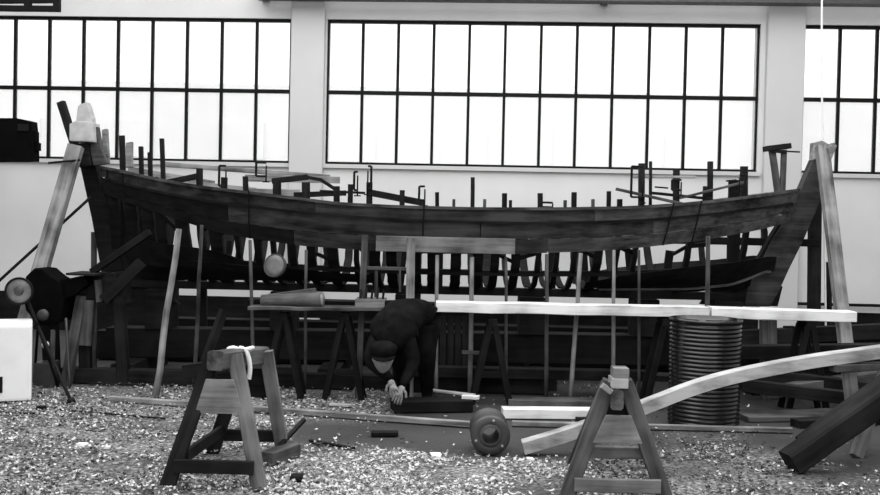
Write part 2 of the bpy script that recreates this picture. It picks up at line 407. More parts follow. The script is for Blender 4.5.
for side in (-1, 1):
    # each strake is laid in butted lengths
    for (a, b, cuts, mats) in ((f0, f1, [XA, -1.1, 1.35, XB-.02], ['hull', 'hull', 'hull2']), (f1, f2, [XA+.03, -1.9, .35, 1.9, XB-.05], ['tar', 'hull', 'hull', 'hull2']), (f2, f3, [XA+.06, -1.3, .95, XB-.1], ['tar', 'hull', 'hull2'])):
        for c0, c1, mt in zip(cuts, cuts[1:], mats):
            strake(lambda x: a(x)-gap, b, c0+.004, c1-.004, mt, side, .028+random.random()*.008, 22)
    # cap rail
    rows = []
    for i in range(41):
        x = XA+(XB-XA)*i/40; c = sect(x, 1, side)
        y0, y1 = c.y+side*.085, c.y-side*.03
        rows.append([Vector((x, y0, c.z-.012)), Vector((x, y0, c.z+.014)), Vector((x, y1, c.z+.014)), Vector((x, y1, c.z-.012))])
    o = sweep('cap_rail', rows, 'hull2' if side < 0 else 'grey', boat)
    # wale moulding under the first strake
    rows = []
    for i in range(41):
        x = XA+.1+(XB-XA-.2)*i/40; s = s_of_z(x, f1(x)); c = sect(x, s, side, .06)
        rows.append([c+Vector((0, 0, -.012)), c+Vector((0, side*.018, -.012)), c+Vector((0, side*.018, .010)), c+Vector((0, 0, .010))])
    sweep('rubbing_strake', rows, 'tar', boat)
    # ribbands (loose battens that hold the ribs) and inner stringers
    for k, (z0, amp, x0, x1, mt) in enumerate((((1.075 if side < 0 else 1.02), .14, -3.05, 3.12, 'tar'),)):
        rows = []
        for i in range(41):
            x = x0+(x1-x0)*i/40; z = z0+amp*abs((x-.1)/3.3)**2.6
            s = s_of_z(x, z); c = sect(x, s, side, .005)
            h = .024
            rows.append([c+Vector((0, -side*.03, -h)), c+Vector((0, side*.03, -h)), c+Vector((0, side*.03, h)), c+Vector((0, -side*.03, h))])
        sweep('ribband', rows, mt, boat)
    # lower planks, hung only towards the two ends
    strake(lambda x: lerp_tab(B0, x), lambda x: max(lerp_tab(B1, x), zk(x)+.012), 1.35, 3.24, 'tar', side, .03, 30, name='garboard_plank')
    if side < 0:
        strake(lambda x: lerp_tab(B1, x)-.004, lambda x: max(min(lerp_tab(B1, x)-.05, zk(x)+.03), zk(x)+.006), 1.0, 3.0, 'tar', side, .03, 20, name='garboard_plank')
        strake(lambda x: lerp_tab(A0, x), lambda x: lerp_tab(A1, x), -3.0, -.55, 'tar', side, .03, 40, name='lower_plank')
    if side < 0:
        # paler batten along the lower edge of the garboard, sweeping up into the stem
        rows = []
        for i in range(31):
            x = 1.5+(3.2-1.5)*i/30; c = sect(x, s_of_z(x, max(zk(x)+.012, lerp_tab(B1, x)-.01)), side, .062)
            rows.append([c+Vector((0, 0, -.014)), c+Vector((0, side*.02, -.01)), c+Vector((0, side*.02, .012)), c+Vector((0, 0, .016))])
        sweep('edge_batten', rows, 'mid', boat)
# frames
NF = 36
for i in range(NF):
    x = XA+.18+(XB-XA-.42)*i/(NF-1); x += random.uniform(-.025, .025)
    for side in (-1, 1):
        if x > 1.9 and (i+(side > 0)) % 3: continue
        hw = random.choice((.022, .030, .038, .046))*(1.5 if x < -2 else 1)
        top = 1.0
        rows = []
        for k in range(15):
            s = .03+(top-.03)*k/14; c = sect(x, s, side, .028); ci = sect(x, s, side, -.035-.03*(1-s))
            if side*(ci.y-YC) < .01: ci.y = YC+side*.01
            lean = random.uniform(-.003, .003)
            rows.append([Vector((x-hw+lean, c.y, c.z)), Vector((x+hw+lean, c.y, c.z)), Vector((x+hw+lean, ci.y, ci.z+.02*(1-s))), Vector((x-hw+lean, ci.y, ci.z+.02*(1-s)))])
        sweep('frame', rows, 'tar', boat)
    # short chocks and odd struts between the ribs
    if abs(x) < 2.4 and i % 2:
        c_ = YC+random.uniform(-.3, .4); board('chock', (x+.06, c_, ZK+.07), (x+.06+random.uniform(-.05, .05), c_, 1.3), random.uniform(.04, .09), .04, 'tar', boat, up=(0, 1, 0), seg=2)
    if i % 3 != 1 and abs(x) < 2.6:
        sd = random.choice((-1, 1)); a = sect(x, random.uniform(.62, .8), sd, -.03); q = sect(x+.19, random.uniform(.55, .85), sd, -.03)
        board('chock', a, q, .04, random.uniform(.02, .045), 'tar', boat, seg=2)
# bottom planking flat between the garboards, keel, keelson
board('keel', (-3.0, YC, ZK+.035), (3.05, YC, ZK+.035), .13, .075, 'tar', boat)
# stem: shaped timber
def prismc(name, pxs, Y, half, mat, parent, bev=.008): return prism(name, ppx(pxs, Y), Y-half, Y+half, mat, parent, bev)
prismc('stem', [(811, 160), (822, 156), (829, 160), (826, 176), (816, 205), (801, 240), (787, 268), (777, 290), (768, 306), (742, 306), (746, 287), (759, 262), (770, 240), (788, 212), (800, 186)], YC, .07, 'hull', boat)
prismc('apron', [(805, 190), (800, 212), (786, 240), (770, 268), (757, 288), (720, 300), (722, 290), (742, 280), (757, 258), (772, 232), (790, 204)], YC, .05, 'tar', boat)
prismc('deadwood', [(700, 304), (712, 288), (748, 277), (781, 286), (776, 306)], YC, .055, 'tar', boat)
prismc('stem_head', [(812, 143), (820, 141), (829, 146), (829, 161), (811, 163)], YC, .06, 'grey', boat)
prismc('sternpost', [(82, 164), (96, 160), (104, 190), (114, 220), (124, 262), (128, 306), (108, 306), (102, 262), (94, 218)], YC, .07, 'tar', boat)
prismc('stern_knee', [(104, 180), (122, 190), (126, 214), (136, 244), (150, 276), (180, 304), (118, 306), (116, 262), (106, 222)], YC, .05, 'tar', boat)
prismc('stern_knee', [(128, 190), (139, 196), (146, 226), (160, 252), (150, 262), (137, 232), (130, 210)], YC-.06, .03, 'tar', boat)
# rib heads that stand above the sheer on the near side  (px, top py, px width, lean px, mat)
def nearY(px, py):
    Y = YC-.6
    for _ in range(8): Y = YC-hb_(P(px, py, Y).x)
    return Y
heads = [(121, 135, 5, -1, 'dark'), (140, 146, 4, -1, 'dark'), (163, 138, 4, -3, 'dark'), (149, 152, 4, -1, 'dark'), (198, 168, 6, 0, 'dark'), (246, 176, 5, -2, 'dark'), (221, 177, 6, 2, 'dark'), (276, 180, 8, 0, 'dark'), (305, 182, 8, 0, 'dark'),
 (336, 186, 6, 0, 'dark'), (349, 184, 5, 1, 'dark'), (369, 182, 6, 0, 'dark'), (402, 190, 5, 0, 'dark'), (438, 192, 4, -1, 'dark'), (454, 199, 3, 0, 'mid'), (473, 177, 4, 0, 'dark'), (485, 199, 3, 0, 'mid'), (505, 193, 5, 0, 'dark'), (511, 200, 3, 0, 'dark'),
 (541, 193, 5, 0, 'dark'), (575, 192, 5, 0, 'dark'), (566, 200, 3, 0, 'mid'), (594, 199, 3, 0, 'mid'), (610, 191, 4, 0, 'dark'), (621, 199, 5, 0, 'dark'), (643, 163, 6, 0, 'dark'), (652, 161, 2.5, 0, 'dark'), (678, 169, 6, 0, 'dark'), (712, 161, 5, 0, 'dark'), (706, 186, 4, 1, 'dark'), (746, 166, 7, 0, 'dark')]
for px, py, w, ln, mt in heads:
    y = nearY(px, 205); b = P(px+ln*.4, 205, y); b.z = sheer(b.x)-.12; t = P(px+ln, py, y); b.y += .06; t.y += .06
    board('rib_head', b, t, w*y/1000, .045, mt, boat, up=(0, 1, 0), seg=3)
# heavy bulwark pieces on the far side
def fy(px): return YC+.75
def dbd(name, p, q, y0, y1, w, t, mt, **k): return board(name, P(p[0], p[1], y0), P(q[0], q[1], y1), t, w, mt, boat, up=(0, 0, 1), seg=4, **k)
dbd('bulwark_plank', (128, 172), (214, 186), YC+.35, YC+.75, .11, .04, 'grey')
dbd('bulwark_plank', (188, 186), (256, 193), YC+.55, YC+.75, .11, .04, 'grey')
dbd('bulwark_plank', (243, 192), (300, 193), YC-.2, YC-.1, .07, .04, 'grey')
dbd('deck_beam', (272, 181), (308, 177), YC-.72, YC-.7, .05, .06, 'dark')
dbd('deck_beam', (306, 177), (322, 180), YC-.7, YC-.68, .03, .05, 'dark')
dbd('deck_beam', (321, 180), (335, 189), YC-.68, YC-.66, .03, .05, 'dark')
dbd('deck_beam', (294, 195), (346, 193), YC-.3, YC-.3, .05, .05, 'dark')
dbd('deck_beam', (320, 191), (365, 193), YC-.5, YC-.5, .022, .05, 'dark')
dbd('deck_beam', (160, 184), (198, 176), YC-.4, YC-.5, .05, .05, 'dark')
dbd('deck_beam', (372, 193), (424, 203), YC-.75, YC-.85, .06, .05, 'dark')
dbd('cross_spall', (672, 240), (818, 243), YC+.12, YC+.12, .075, .05, 'tar')
board('spall_post', P(733, 262, YC+.12), P(735, 180, YC+.12), .12, .05, 'tar', boat, up=(0, 1, 0))

# ------------------------------------------------------------------ loose things on the boat
def loose(name, p, q, y0, y1, w, t, mt, label, cat, group=None, **k):
    return tag(board(name, P(p[0], p[1], y0), P(q[0], q[1], y1), t, w, mt, None, **k), label, cat, group)
loose('plank', (245, 178), (340, 180), YC+.6, YC+.7, .07, .03, 'grey', 'pale thin plank lying across the deck beams beside the arched beam', 'plank')
loose('plank', (160, 164), (330, 177), YC+.5, YC+.9, .05, .03, 'grey', 'long pale plank sloping along the far side from the stern ribs', 'plank')
loose('batten', (632, 177), (695, 177), YC-.75, YC-.75, .022, .03, 'grey', 'pale straight batten clamped highest across the rib heads near the bow', 'batten')
loose('batten', (616, 189), (683, 204), YC-.85, YC-.8, .026, .03, 'mid', 'grey batten sloping down from the lone stub rib towards the bow', 'batten')
loose('batten', (652, 193), (712, 199), YC-.6, YC-.6, .026, .03, 'dark', 'dark batten lying low behind the bow rib heads', 'batten')
loose('batten', (680, 198), (746, 182), YC-.72, YC-.6, .022, .03, 'mid', 'grey batten rising towards the tall rib nearest the stem', 'batten')
loose('batten', (655, 187), (668, 188), YC-.7, YC-.7, .014, .02, 'dark', 'short dark offcut held between two bow rib heads', 'batten')
loose('batten', (726, 181), (736, 180), YC-.6, YC-.6, .014, .02, 'dark', 'tiny dark offcut clamped to the tall rib nearest the stem', 'batten')
def clamp(px, py, y, h, label, flip=1, arm=.09):
    c = P(px, py, y); r = empty('clamp', c, label, 'clamp', 'iron clamps gripping the ribs')
    board('frame', c, c+Vector((0, 0, h)), .02, .018, 'black', r, seg=2)
    board('jaw', c+Vector((0, 0, h)), c+Vector((flip*arm, 0, h)), .02, .018, 'black', r, seg=2)
    board('jaw', c, c+Vector((flip*arm, 0, 0)), .02, .018, 'black', r, seg=2)
    pole('screw', c+Vector((flip*arm, 0, -.05)), c+Vector((flip*arm, 0, h*.8)), .007, 'black', r, seg=2, wob=0)
    pole('handle', c+Vector((flip*arm-.03, 0, -.05)), c+Vector((flip*arm+.03, 0, -.05)), .006, 'black', r, seg=2, wob=0)
YN = YC-.95
clamp(631, 197, YN+.02, .27, 'tall black clamp hanging from the pale highest batten', 1, .10)
clamp(672, 190, YN+.02, .09, 'small black clamp on the rib under the highest batten end', 1, .08)
clamp(219, 186, YN+.1, .18, 'black clamp standing open on the far side plank beside the stern ribs', 1, .06)
clamp(256, 176, YN+.1, .12, 'black clamp gripping the long sloping plank', 1, .09)
clamp(354, 190, YN-.0, .16, 'thin black clamp beside the end of the arched beam', 1, .03)
clamp(371, 189, YN-.0, .2, 'black clamp upright on the rib at the dark slanting beam', -1, .03)
clamp(419, 200, YN-.0, .12, 'black clamp hooked over the rail where the slanting beam ends', 1, .05)
clamp(745, 186, YN+.2, .1, 'small black clamp on the tall rib nearest the stem', -1, .05)
clamp(540, 207, YN-.05, .04, 'low flat black clamp on the rail amidships', 1, .11)
# thin lashings down the topside
def cord(name, pts, r, mat, label, cat='cord', parent=None, group=None):
    cu = bpy.data.curves.new(name, 'CURVE'); cu.dimensions = '3D'; cu.bevel_depth = r; cu.bevel_resolution = 2
    s = cu.splines.new('POLY'); s.points.add(len(pts)-1); o0 = pts[0]
    for k, p in enumerate(pts): s.points[k].co = (*(p-o0), 1)
    tmp = bpy.data.objects.new(name, cu); me = bpy.data.meshes.new_from_object(tmp); bpy.data.objects.remove(tmp)
    o = link(name, me, mat, parent, Matrix.Translation(o0), smooth=True)
    if parent is None: tag(o, label, cat, group)
    return o
for px, px2, lb in ((424, 423, 'dark cord hanging down the hull planks amidships below the hooked clamp'), (676, 668, 'dark cord slanting down the bow planks under the clamped rib'), (706, 700, 'dark cord down the bow planks from the tall thin rib'), (248, 247, 'dark cord down the stern planks')):
    pts = []
    for k in range(9):
        t = k/8; x = P(px+(px2-px)*t, 220, YN).x; z = f0(x)+.02-(f0(x)-f3(x)+.02)*t
        c = sect(x, min(1, s_of_z(x, z)), -1, .09); pts.append(Vector((x, c.y, z)))
    cord('cord', pts, .007, 'black', lb)
# trestle shaped post on deck near the stem
tp = empty('deck_stand', P(778, 198, YC-.35), 'narrow wooden stand with flared legs and flat cap on the deck by the stem', 'stand')
ys = YC-.2
board('leg', P(779, 201, ys), P(772, 150, ys), .06, .04, 'mid', tp, up=(0, 1, 0), seg=3)
board('leg', P(782, 201, ys), P(784, 150, ys), .05, .04, 'mid', tp, up=(0, 1, 0), seg=3)
board('cap', P(765, 149, ys), P(789, 146, ys), .14, .05, 'dark', tp, seg=3)
board('crosspiece', P(772, 151, ys-.05), P(786, 152, ys-.05), .02, .03, 'dark', tp, seg=3)
# white wrapped head at the stern
wr = empty('wrapped_timber', P(86, 158, 9.5), 'timber head wrapped in white sheet standing above the stern', 'timber')
prism('block', ppx([(71, 144), (90, 143), (92, 166), (82, 168), (72, 160)], 9.5), 9.45, 9.6, 'dark', wr, .01)
prism('sheet', ppx([(70, 124), (76, 121), (92, 122), (93, 142), (70, 141)], 9.4), 9.38, 9.62, 'sheet', wr, .012)
prism('sheet_fold', ppx([(76, 123), (78, 106), (81, 104), (87, 102), (92, 118), (92, 124)], 9.45), 9.44, 9.56, 'sheet', wr, .01)
board('stub_board', P(61, 102, 9.52), P(75, 146, 9.50), .06, .07, 'dark', wr)
loose('iron_bar', (48, 163), (80, 160), 9.15, 9.3, .02, .02, 'black', 'short black iron bar fixed across the leaning stern timber', 'bar')
sc_ = prism('timber_offcut', ppx([(93, 128), (99, 127), (103, 150), (109, 164), (95, 166), (92, 150)], 9.55), 9.5, 9.58, 'mid', None, .01)
tag(sc_, 'grey split offcut standing on the stern beside the white sheet', 'offcut')
sc_ = prism('timber_offcut', ppx([(103, 130), (108, 129), (110, 164), (104, 164)], 9.7), 9.66, 9.72, 'grey', None, .008)
tag(sc_, 'narrow pale offcut upright just aft of the first stern rib', 'offcut')
sc_ = prism('timber_offcut', ppx([(127, 143), (133, 142), (133, 168), (125, 168)], 9.8), 9.76, 9.82, 'grey', None, .008)
tag(sc_, 'squat pale offcut standing between the first two stern ribs', 'offcut')

# ------------------------------------------------------------------ shores, stage
def gz(px, Y):   # ground pixel height for a foot at depth Y
    lo, hi = 240, 700
    for _ in range(30):
        m = (lo+hi)/2
        if G(px, m).y > Y: lo = m
        else: hi = m
    return lo
def foot(px, Y): p = G(px, gz(px, Y)); return p
def shore(px_top, py_top, px_bot, Yt, Yb, r, mt, label, group=None, sq=False):
    t = P(px_top, py_top, Yt); b = foot(px_bot, Yb)
    if sq: o = board('shore_post', b, t, r*2, r*1.6, mt, None, up=(0, 1, 0))
    else: o = pole('shore_pole', b, t, r, mt, None, r2=r*.85)
    return tag(o, label, 'post' if sq else 'pole', group)
shore(179, 229, 155, 8.55, 8.35, .030, 'grey', 'pale leaning pole propped against the stern quarter of the hull')
shore(202, 225, 194, 8.7, 8.8, .019, 'mid', 'thin upright pole beside the pale leaning stern prop')
shore(250, 240, 254, 8.55, 8.65, .017, 'mid', 'thin dark pole at the end of the low staging with the log')
shore(306, 250, 305, 8.6, 8.9, .015, 'mid', 'faint thin pole behind the log on the low staging')
shore(365, 235, 358, 8.45, 8.5, .026, 'mid', 'squared post of the ladder frame carrying the low staging', sq=True)
shore(411, 238, 409, 8.5, 8.5, .036, 'grey', 'stout pale post behind the crouching worker', sq=True)
lad = empty('ladder_frame', P(385, 262, 8.6), 'dark wooden crosspieces fixed between the squared post and the stout pale post', 'frame')
board('crosspiece', P(362, 268, 8.52), P(408, 269, 8.56), .03, .03, 'mid', lad, seg=2)
board('upright', P(376, 268, 8.55), P(376, 300, 8.55), .03, .03, 'mid', lad, up=(0, 1, 0), seg=2)
board('upright', P(400, 268, 8.55), P(400, 292, 8.55), .02, .03, 'mid', lad, up=(0, 1, 0), seg=2)
shore(437, 255, 436, 8.68, 8.72, .019, 'grey', 'thin pole at the free end of the bright staging plank')
shore(472, 257, 470, 8.68, 8.72, .022, 'grey', 'thin pole with a small nailed cleat under the bright plank')
tag(board('cleat', P(462, 352, 8.66), P(480, 353, 8.66), .05, .03, 'mid', None), 'small grey cleat nailed across the thin pole under the bright plank', 'cleat')
shore(506, 257, 506, 8.72, 8.8, .015, 'mid', 'dim thin pole midway between the cleated pole and the brighter one')
shore(547, 254, 546, 8.68, 8.75, .019, 'mid', 'thin grey pole standing just before the slanting one')
shore(581, 253, 570, 8.66, 8.62, .021, 'grey', 'thin pale slanting pole with its foot kicked aside')
shore(614, 250, 613, 8.68, 8.75, .018, 'grey', 'thin upright pole beyond the slanting one behind the bright plank')
shore(639, 250, 639, 8.72, 8.85, .015, 'mid', 'dim thin pole nearest the ribbed drum')
shore(708, 236, 706, 8.70, 8.72, .023, 'mid', 'thin pole standing behind the ribbed drum at the plank joint')
# bright staging planks on trestles
def stage(name, p, q, y0, y1, w, t, mt, label): return tag(board(name, P(*p, y0), P(*q, y1), w, t, mt, None, seg=10, rough=.006), label, 'plank')
stage('staging_plank', (436, 306.0), (706, 311.5), 8.50, 8.50, .22, .085, 'white', 'bright white staging plank running from the worker to the ribbed drum')
stage('staging_plank', (709, 311.8), (852, 316.2), 8.49, 8.45, .22, .085, 'white', 'shorter bright white staging plank from the drum to the bow shores')
stage('staging_plank', (250, 307), (424, 309), 8.4, 8.42, .22, .03, 'mid', 'dull grey low staging plank carrying the log at the stern end')
for k, (px, lb) in enumerate(((490, 'dark trestle under the bright plank near the cleated pole'), (660, 'dark trestle under the bright plank close to the drum'), (800, 'dark trestle under the shorter bright plank'), (285, 'dark trestle under the dull plank with the log'), (345, 'dark trestle under the dull plank between the log and the tray'))):
    ztop = P(px, 300, 8.5).z
    c = foot(px, 8.56); top = P(px, 312 if px > 430 else 309, 8.5).z-(.047 if px > 430 else .02)
    r = empty('trestle', c, lb, 'trestle')
    board('head', (c.x, 8.36, top-.03), (c.x, 8.60, top-.03), .07, .055, 'tar', r, seg=2)
    for s1 in (-1, 1):
        for s2 in (8.38, 8.58):
            board('leg', (c.x+s1*.16, s2, 0.0), (c.x+s1*.02, s2, top-.055), .05, .035, 'tar', r, up=(0, 1, 0), seg=2)
    board('brace', (c.x-.12, 8.38, .25), (c.x+.12, 8.38, .25), .02, .05, 'tar', r, seg=2)
# log and tray on the low staging
lg = empty('log', P(300, 303, 8.4), 'short grey log lying on the dull staging plank', 'log')
pole('trunk', P(262, 301, 8.42), P(322, 299.5, 8.36), .055, 'mid', lg, r2=.062, n=14)
a_ = P(322, 299.5, 8.36); d_ = (a_-P(262, 301, 8.42)).normalized()
pole('cut_end', a_-d_*.002, a_+d_*.012+Vector((0, 0, 0)), .06, 'grey', lg, r2=.056, n=18, wob=.02, seg=1)
loose('wood_chunk', (268, 297), (316, 291), 8.5, 8.5, .05, .08, 'mid', 'rough split slab resting on top of the log', 'slab')
tr = empty('tray', P(370, 304, 8.4), 'shallow grey wooden tray with a few tools on the dull plank', 'tray')
pz = P(370, 306.5, 8.4); pa, pb = P(356, 300, 8.4).x, P(386, 300, 8.4).x
zt_ = pz.z
box('bottom', (pa, 8.33, zt_), (pb, 8.5, zt_+.02), 'mid', tr, .002)
box('side', (pa, 8.31, zt_), (pb, 8.33, zt_+.07), 'grey', tr, .002); box('side', (pa, 8.5, zt_), (pb, 8.52, zt_+.07), 'grey', tr, .002)
for k in range(5):
    x = pa+.03+k*(pb-pa-.06)/4; tag(board('chisel', (x, 8.4, zt_+.02), (x+.01, 8.42, zt_+.14+.02*(k % 2)), .02, .02, 'dark', None, seg=1), ['short dark chisel at the post end of the tray', 'dark chisel second along the tray from the post', 'dark chisel in the middle of the tray', 'dark chisel second from the worker in the tray', 'dark chisel at the worker end of the tray'][k], 'chisel', 'chisels in the tray')
# pale batten board clamped over the topsides
xx0, xx1 = P(376, 243, YN-.1).x, P(516, 243, YN-.1).x
tag(board('plank', P(376, 243.5, YN-.14), P(515, 246.5, YN-.14), .03, .135, 'midg', None), 'short grey plank fastened over the lowest hull strake amidships', 'plank')
# round pale disc hanging in the ribs
c = P(278, 267, 8.75); dz = (Vector((0, 0, H))-c).normalized(); 
rot = Vector((-.35, -1, .25)).normalized().to_track_quat('Z', 'Y').to_matrix().to_4x4()
dsc = empty('round_lamp', c, 'round pale lamp reflector hung on the ribs near the log', 'lamp')
lathe('reflector', [(0, .02), (.05, .025), (.08, .04), (.098, .07), (.104, .07), (.10, .03), (.06, -.03), (.03, -.07), (0, -.07)], 'iron', dsc, Matrix.Translation(c) @ rot)
lathe('lens', [(0, .056), (.05, .06), (.092, .066), (.092, .070), (.05, .068), (0, .066)], 'disc', dsc, Matrix.Translation(c) @ rot)
board('bracket', c+Vector((0, .04, .0)), c+Vector((.02, .16, .16)), .02, .015, 'black', dsc, seg=2)

# bow shores
t_ = shore(822, 146, 853, 9.35, 8.75, .055, 'grey', 'long pale squared shore leaning on the stem head', sq=True)
tag(prism('wooden_wedge', ppx([(826, 148), (832, 143), (835, 146), (829, 161)], 9.3), 9.25, 9.36, 'grey', None, .004), 'small pale wedge driven behind the stem head', 'wedge')
def post(px, top, Y, w, mt, label, bot=None):
    b = foot(px if bot is None else bot, Y); t = P(px, top, Y)
    return tag(board('post', b, t, w, w*.8, mt, None, up=(0, 1, 0)), label, 'post')
post(815, 196, YC+.15, .11, 'dark', 'thick dark vertical post just behind the stem', 813)
post(829, 262, YC+.5, .05, 'dark', 'short dark stake beside the pale leaning shore', 829)
cord('rope', [P(822, -10, 9.9), P(821.5, 70, 9.9), P(823, 150, 9.9), P(824.5, 230, 9.9), P(825.5, 300, 9.9), P(826, 352, 9.9)], .010, 'paper', 'white rope hanging plumb from the roof beside the stem', 'rope')
loose('plank', (800, 152), (778, 151), YC+.05, YC+.1, .015, .02, 'black', 'thin black rod sticking out behind the stem head', 'rod')
# stern shores
b0 = P(7, 384, 8.9); 
sp = board('shore_post', foot(8, 8.9), P(76, 146, 9.35), .13, .10, 'grey', None, up=(0, 1, 0)); tag(sp, 'long pale squared shore leaning in under the stern head', 'post')
tag(pole('brace_rod', P(-12, 291, 9.0), P(91, 197, 9.4), .014, 'black', None, wob=.02), 'thin black diagonal brace rod running up to the sternpost', 'rod')
post(94, 232, 9.9, .05, 'mid', 'thin grey vertical stake standing aft of the sternpost', 94)
post(203, 250, 10.6, .08, 'dark', 'dark vertical post inside the stern seen between ribs', 203)
# stern staging: rough dark boxes and timbers
st = empty('stern_trestle', foot(92, 9.0), 'heavy dark trestle with a flat top board under the stern', 'trestle')
board('top_board', P(74, 273, 9.0), P(104, 274, 9.0), .4, .02, 'dark', st)
prism('body', ppx([(82, 276), (118, 272), (130, 303), (82, 302)], 9.1), 9.0, 9.3, 'dark', st, .01)
board('leg', foot(66, 8.9), P(82, 296, 9.0), .09, .07, 'mid', st, up=(0, 1, 0)); board('leg', P(85, 345, 9.0), P(88, 300, 9.0), .13, .08, 'mid', st, up=(0, 1, 0))
board('leg', foot(86, 9.05), P(85, 340, 9.05), .10, .08, 'dark', st, up=(0, 1, 0)); board('leg', foot(124, 9.0), P(119, 296, 9.0), .10, .08, 'dark', st, up=(0, 1, 0))
board('upright', P(100, 302, 8.98), P(98, 280, 8.98), .06, .04, 'mid', st, up=(0, 1, 0), seg=2)
loose('timber', (58, 290), (84, 284), 8.9, 9.0, .15, .1, 'dark', 'short dark timber bridging the machine and the stern trestle', 'timber')
loose('timber', (92, 272), (150, 232), 9.0, 8.95, .06, .06, 'tar', 'dark diagonal prop rising from the stern trestle into the ribs', 'timber')
loose('timber', (104, 300), (142, 262), 8.95, 9.0, .10, .08, 'tar', 'thick dark block leaning beneath the stern knee', 'timber')
loose('timber', (196, 385), (224, 310), 8.8, 9.0, .07, .06, 'dark', 'dark leaning timber near the log end of the staging', 'timber')

# ------------------------------------------------------------------ under the boat: stocks, blocks, stored timber
zg = 0
tag(board('stock_beam', (-3.2, YC, .30), (2.93, YC, .34), .28, .28, 'tar', None), 'long heavy dark beam of the building stocks under the keel', 'beam')
for k, x in enumerate((-2.7, -1.5, -.3, .9, 2.0, 2.8)):
    zt0 = .30+(x+3.2)/6.5*.04+.138
    r = box('keel_block', (x-.12, YC-.17, zt0), (x+.12, YC+.17, ZK-.004), 'dark', None, .01)
    tag(r, ['dark keel block under the stern end of the keel', 'dark keel block below the hanging round lamp', 'dark keel block behind the stooping worker', 'dark keel block behind the slanting pole', 'dark keel block behind the ribbed drum', 'dark keel block under the forefoot'][k], 'block', 'keel blocks')
for k, x in enumerate((-2.9, -1.0, 1.0, 3.0)):
    tag(board('ground_sleeper', (x, YC-.6, .075), (x, YC+.6, .075), .2, .16, 'dark', None), ['dark sleeper on the floor at the stern end of the stocks', 'dark sleeper under the stocks behind the log staging', 'dark sleeper under the stocks behind the slanting pole', 'dark sleeper under the stocks at the bow'][k], 'sleeper', 'sleepers under the stocks')
rows_ = [
 ((-3.4, 9.05, .07), (1.0, 9.0, .07), .14, .13, 'dark', 'long worn dark timber on the floor behind the worker'),
 ((-.4, 8.93, .19), (1.9, 8.95, .19), .16, .09, 'dark', 'worn dark timber lying on blocks behind the bright staging'),
 ((-3.6, 10.6, .16), (3.2, 10.65, .16), .2, .3, 'tar', 'long dark baulk on the floor beyond the keel'),
 ((-3.0, 11.2, .2), (3.6, 11.1, .2), .25, .4, 'tar', 'long dark baulk stored close to the end wall'),
 ((-2.2, 11.6, .5), (2.7, 11.55, .5), .25, .2, 'tar', 'long black baulk stored highest near the end wall'),
]
for p, q, w, t, mt, lb in rows_: tag(board('timber', p, q, w, t, mt, None), lb, 'timber')
for k, x in enumerate((-.3, 1.7)): tag(box('block', (x-.07, 8.87, 0), (x+.07, 9.02, .143), 'dark', None), ['small dark block raising the worn timber at its worker end', 'small dark block raising the worn timber at its drum end'][k], 'block')
for k, x in enumerate((-1.8, .1, 2.3)):
    tag(box('block', (x-.1, 11.45, 0), (x+.1, 11.7, .4), 'dark', None), ['dark block under the highest baulk at the stern side', 'dark block under the middle of the highest baulk', 'dark block under the highest baulk at the bow side'][k], 'block')
# dark sheet leaning behind poles (vertical boards)
r = empty('plank_screen', foot(452, 8.98), 'dull grey panel of upright boards standing behind the free end of the bright plank', 'panel')
for k in range(4):
    a = foot(443+k*7.5, 9.22); board('board', a+Vector((0, 0, .0)), P(443+k*7.5, 316, 9.36), .06, .02, 'dark', r, up=(0, 1, 0), seg=2)

# ------------------------------------------------------------------ bow side stored timber
post(768, 320, 9.0, .13, 'mid', 'broad grey post standing beyond the ribbed drum under the bright plank', 769)
post(789, 326, 9.15, .09, 'dark', 'narrow dark post beyond the broad grey one', 789)
bowt = [
 ((735, 352), (905, 350), 8.9, 8.7, .12, .14, 'dark', 'dark timber lying highest on the heap beyond the drum'),
 ((745, 372), (900, 392), 8.5, 8.2, .10, .13, 'dark', 'dark timber sloping across the front of the heap beyond the drum'),
 ((742, 385), (850, 398), 8.1, 7.9, .10, .10, 'dark', 'dark short timber at the foot of the heap beyond the drum'),
 ((770, 392), (905, 372), 8.2, 8.6, .09, .12, 'mid', 'greyish timber crossing the heap behind the curved plank leg'),
 ((735, 338), (905, 330), 9.1, 9.3, .14, .10, 'dark', 'dark plank at the back of the heap under the bow shore'),
 ((795, 424), (905, 418), 7.7, 8.0, .07, .12, 'dark', 'dark narrow timber lowest beside the heap'),
]
for p, q, y0, y1, w, t, mt, lb in bowt: loose('timber', p, q, y0, y1, w, t, mt, lb, 'timber')
tag(prism('timber_stack', ppx([(748, 402), (750, 350), (790, 344), (840, 336), (920, 334), (920, 398)], 9.2), 9.25, 9.9, 'tar', None, .02), 'black heap of stored timber against the bow side wall', 'timber heap')
tag(board('plank', G(738, 418)+Vector((0, 0, .02)), G(905, 416)+Vector((0, 0, .02)), .35, .04, 'mid', None), 'broad grey plank flat on the floor just beyond the drum', 'plank')

